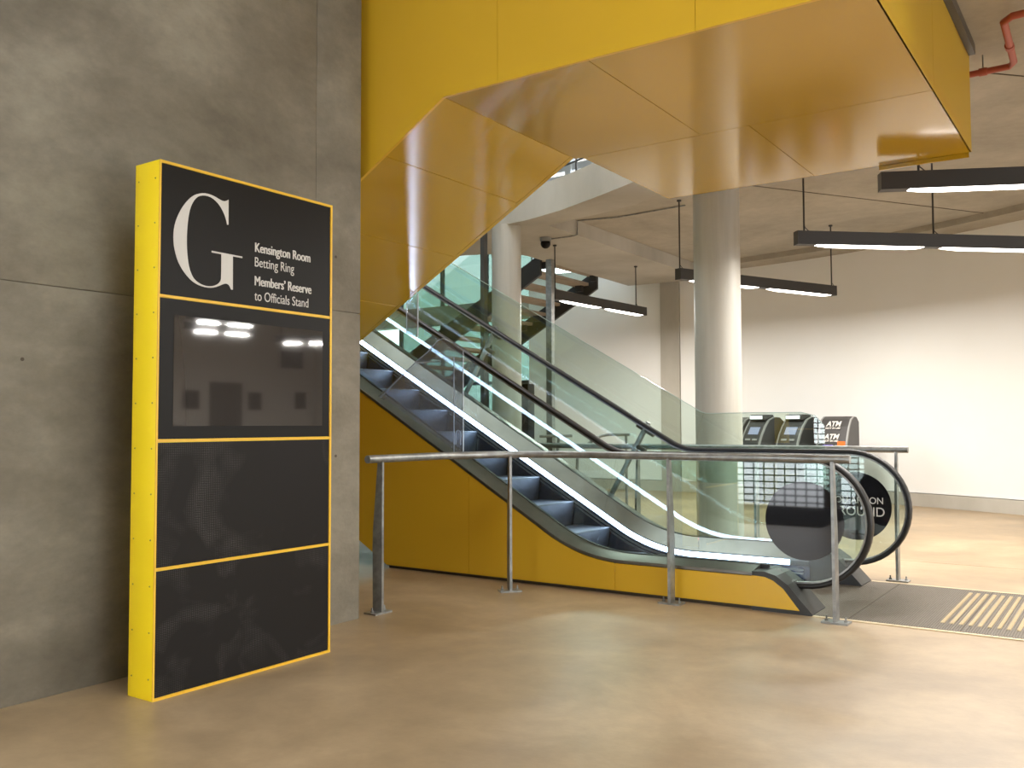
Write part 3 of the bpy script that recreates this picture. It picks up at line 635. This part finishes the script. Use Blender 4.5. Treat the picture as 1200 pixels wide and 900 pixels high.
# ---------------------------------------------------------------- far things
def terminal(u, v, yaw, label, kind):
    t = empty('cash_machine', (u, v, 0), label, 'cash machine', 'cash machines along the rear wall')
    R = Matrix.Rotation(yaw, 3, 'Z')
    def put(bm, name, m, parent=t, smooth=False):
        bmesh.ops.rotate(bm, cent=(0,0,0), matrix=R, verts=bm.verts); bmesh.ops.translate(bm, vec=(u, v, 0), verts=bm.verts)
        return fin(bm, name, m, parent, smooth)
    # local: x across, y depth (front at -y), z up.  side outline curves back towards the top
    prof = [(-.26,0),(-.26,.86),(-.25,.98),(-.20,1.12),(-.13,1.26),(-.05,1.37),(.06,1.42),(.18,1.41),(.28,1.33),(.28,0)]
    w = .235
    bm = bmesh.new(); prism_bm(bm, [(y, z) for y, z in prof], -w, w, 'vz'); put(bm, 'cabinet', M['atm'])
    for s in (-1, 1):
        bm = bmesh.new(); P = [(y-.012, z) for y, z in prof[1:7]] + [(y+.02, z-.004) for y, z in prof[1:7][::-1]]
        prism_bm(bm, P, s*w-.012, s*w+.012, 'vz'); put(bm, 'edge_band', M['atmgrey'])
    def face(x0, x1, z0, z1, y0, y1, m, name, th=.012):
        bm = bmesh.new(); v0 = [bm.verts.new(p) for p in ((x0,y0-th,z0),(x1,y0-th,z0),(x1,y1-th,z1),(x0,y1-th,z1))]; v1 = [bm.verts.new(p) for p in ((x0,y0+.01,z0),(x1,y0+.01,z0),(x1,y1+.01,z1),(x0,y1+.01,z1))]
        bm.faces.new(v0); bm.faces.new(v1[::-1])
        for i in range(4): bm.faces.new((v0[i], v1[i], v1[(i+1) % 4], v0[(i+1) % 4]))
        return put(bm, name, m)
    if kind == 0:
        face(-.12,.13,1.13,1.25,-.195,-.135,M['atmscreen'],'screen')
        bm = bmesh.new(); bx(bm, (-.20,-.12,1.36), (.20,.10,1.46), .03); put(bm, 'topper', M['atm'], t, True)
        bm = bmesh.new(); bx(bm, (-.16,-.128,1.385), (.16,-.118,1.44)); put(bm, 'topper_sign', M['topper'])
        face(-.15,-.03,1.03,1.06,-.236,-.224,M['atmgrey'],'card_slot'); face(.04,.15,1.03,1.06,-.236,-.224,M['atmgrey'],'receipt_slot')
        face(-.10,.08,.93,.95,-.254,-.252,M['keys'],'keypad')
    else:
        face(-.14,.02,.90,.97,-.257,-.251,M['keys'],'keypad'); face(.06,.16,.90,.97,-.257,-.251,M['atmgrey'],'card_slot')
    if kind == 1:
        for z, y in ((1.265,-.128),(1.065,-.226)):
            for body, dz, sz, wd in (('ATM', 0, .11, .24), ('NOT IN USE', -.045, .04, .24)):
                cu = bpy.data.curves.new('lettering', 'FONT'); cu.body = body; cu.size = sz; cu.extrude = .003; cu.shear = .15; cu.offset = .003 if sz > .05 else .001
                o = bpy.data.objects.new('lettering', cu); C.objects.link(o); bpy.context.view_layer.update()
                me = bpy.data.meshes.new_from_object(o.evaluated_get(bpy.context.evaluated_depsgraph_get())); bpy.data.objects.remove(o); bpy.data.curves.remove(cu)
                xs = [q.co.x for q in me.vertices]; x0 = min(xs); kx = wd/(max(xs)-x0)
                bm = bmesh.new(); bm.from_mesh(me); bpy.data.meshes.remove(me)
                for q in bm.verts:
                    x, zz, th = (q.co.x-x0)*kx-.13, q.co.y+dz, q.co.z
                    q.co = Vector((x, y-.014+zz*.55-th, z+zz))
                put(bm, 'lettering', M['letters'])
        bm = bmesh.new(); bx(bm, (.10,-.275,.93), (.22,-.262,1.03)); put(bm, 'orange_label', M['orange'])
    return t
yaw = math.radians(-33)
terminal(-5.20, 15.05, yaw, 'left dark cash machine with lit topper and blue screen, by the thick column', 0)
terminal(-4.58, 15.02, yaw+.05, 'middle dark cash machine with lit topper between the two others', 0)
terminal(-3.93, 14.92, yaw+.45, 'right dark cash machine covered by two ATM out-of-use signs and an orange label', 1)
terminal(-5.72, 15.38, yaw, 'dark cash machine mostly hidden by the thick column', 2)

# open-riser stair behind
stt = empty('open_stair', (-12, 14.2, 0), 'open-riser stair with dark steel stringers rising to the slab opening behind the slimmer column', 'staircase')
SL, SU, SV0, SV1 = .53, -8.42, 13.2, 15.2
for v in (SV0, SV1):
    zt = lambda u: 4.08 + SL*(u-SU)
    prism('stringer', [(-15.9, 0), (-15.4, 0), (SU, zt(SU)-.19), (SU, zt(SU)+.17), (-15.9, zt(-15.9)+.17)], v-.03, v+.03, M['stringer'], stt)
k = 0; z = .17
while z < 4.45:
    u = SU + (z-4.08)/SL
    tr = box('tread', (u-.16, SV0+.04, z+.05), (u+.15, SV1-.04, z+.11), M['tread'], stt)
    for v in (SV0+.14, SV1-.14): box('bracket', (u-.07, v-.04, z-.06), (u+.07, v+.04, z+.05), M['stringer'], tr)
    z += .17; k += 1
for v in (SV0-.05, SV1+.05):
    prism('glass_balustrade', [(-15.2,.45),(SU-.05,4.2),(SU-.05,5.2),(-15.2,1.4)], v-.006, v+.006, M['glass'], stt)
# steel posts, totem, small rail
tag(box('steel_post', (-6.665,10.57,0), (-6.575,10.65,3.58), M['steel']), 'galvanised square steel post right of the slimmer column', 'post')
tag(box('steel_post', (-7.41,10.06,0), (-7.345,10.14,4.08), M['deckdark']), 'dark thin steel post left of the slimmer column', 'post')
t = empty('black_totem', (-7.74,11.68,0), 'black slab-like totem standing right of the slimmer column', 'totem')
box('casing', (-7.86,11.58,.04), (-7.63,11.76,1.93), M['black'], t, bev=.008); box('plinth', (-7.88,11.56,0), (-7.61,11.78,.04), M['deckdark'], t)
def cp(X, Y, z): return (X*.8252-Y*.5648, X*.5650+Y*.8250, z)     # X right of and Y ahead of the camera
t = empty('stub_handrail', cp(1.2, 12, 0), 'low bent tube handrail by the stair foot, behind the far guard rail', 'handrail')
for y0 in (12.0,):
    tube('tube_rail', [cp(.84,y0,.40),cp(.86,y0,.94),cp(1.03,y0,1.07),cp(1.16,y0,1.15),cp(1.26,y0,1.17),cp(1.55,y0,1.17)], .02, M['steel'], t, 10)
    tube('tube_rail', [cp(.36,y0,1.15),cp(.79,y0,1.155)], .02, M['steel'], t, 10); tube('support', [cp(.60,y0,0),cp(.60,y0,1.0),cp(.62,y0,1.15)], .02, M['steel'], t, 10)
    tube('support', [cp(1.5,y0,0),cp(1.5,y0,1.17)], .018, M['steel'], t, 10); tube('support', [cp(.84,y0,0),cp(.84,y0,.42)], .02, M['steel'], t, 10)
# red pipe, dome camera and conduit on the ceiling
t = empty('red_pipe', (-.7,7.7,4.15), 'red sprinkler pipe with two bends under the ceiling at top right', 'pipe')
tube('pipe_run', [(3.0,7.0,4.16),(-.52,7.17,4.16),(-.64,7.175,4.16),(-.70,7.25,4.16),(-.72,8.10,4.16),(-.76,8.19,4.16),(-1.10,8.20,4.16),(-1.9,8.24,4.16)], .026, M['red'], t, 12)
for p in ((-.52,7.17),(-.715,7.75),(-.95,8.195)):
    tube('coupling', [(p[0]-.03*(p[0]!=-.715), p[1]-.03*(p[0]==-.715), 4.16),(p[0]+.03*(p[0]!=-.715), p[1]+.03*(p[0]==-.715), 4.16)], .033, M['red'], t, 12)
    tube('hanger', [(p[0],p[1],4.16),(p[0],p[1],4.30)], .006, M['steel'], t, 6)
t = empty('dome_camera', (-7.17,11.37,4.0), 'small dark dome camera with conduit under the low slab', 'camera')
bm = bmesh.new(); bmesh.ops.create_uvsphere(bm, u_segments=20, v_segments=12, radius=.075, matrix=Matrix.Translation((-7.17,11.37,3.99))); fin(bm, 'dome', M['black'], t, True)
bm = bmesh.new(); bmesh.ops.create_cone(bm, cap_ends=True, segments=24, radius1=.085, radius2=.085, depth=.06, matrix=Matrix.Translation((-7.17,11.37,4.05))); fin(bm, 'housing', M['atmgrey'], t, True)
tube('conduit', [(-7.17,11.42,4.062),(-6.725,11.44,4.062),(-6.67,11.45,4.08),(-6.67,11.46,4.285),(-6.1,11.6,4.285),(-5.0,11.5,4.285)], .010, M['steel'], t, 8)
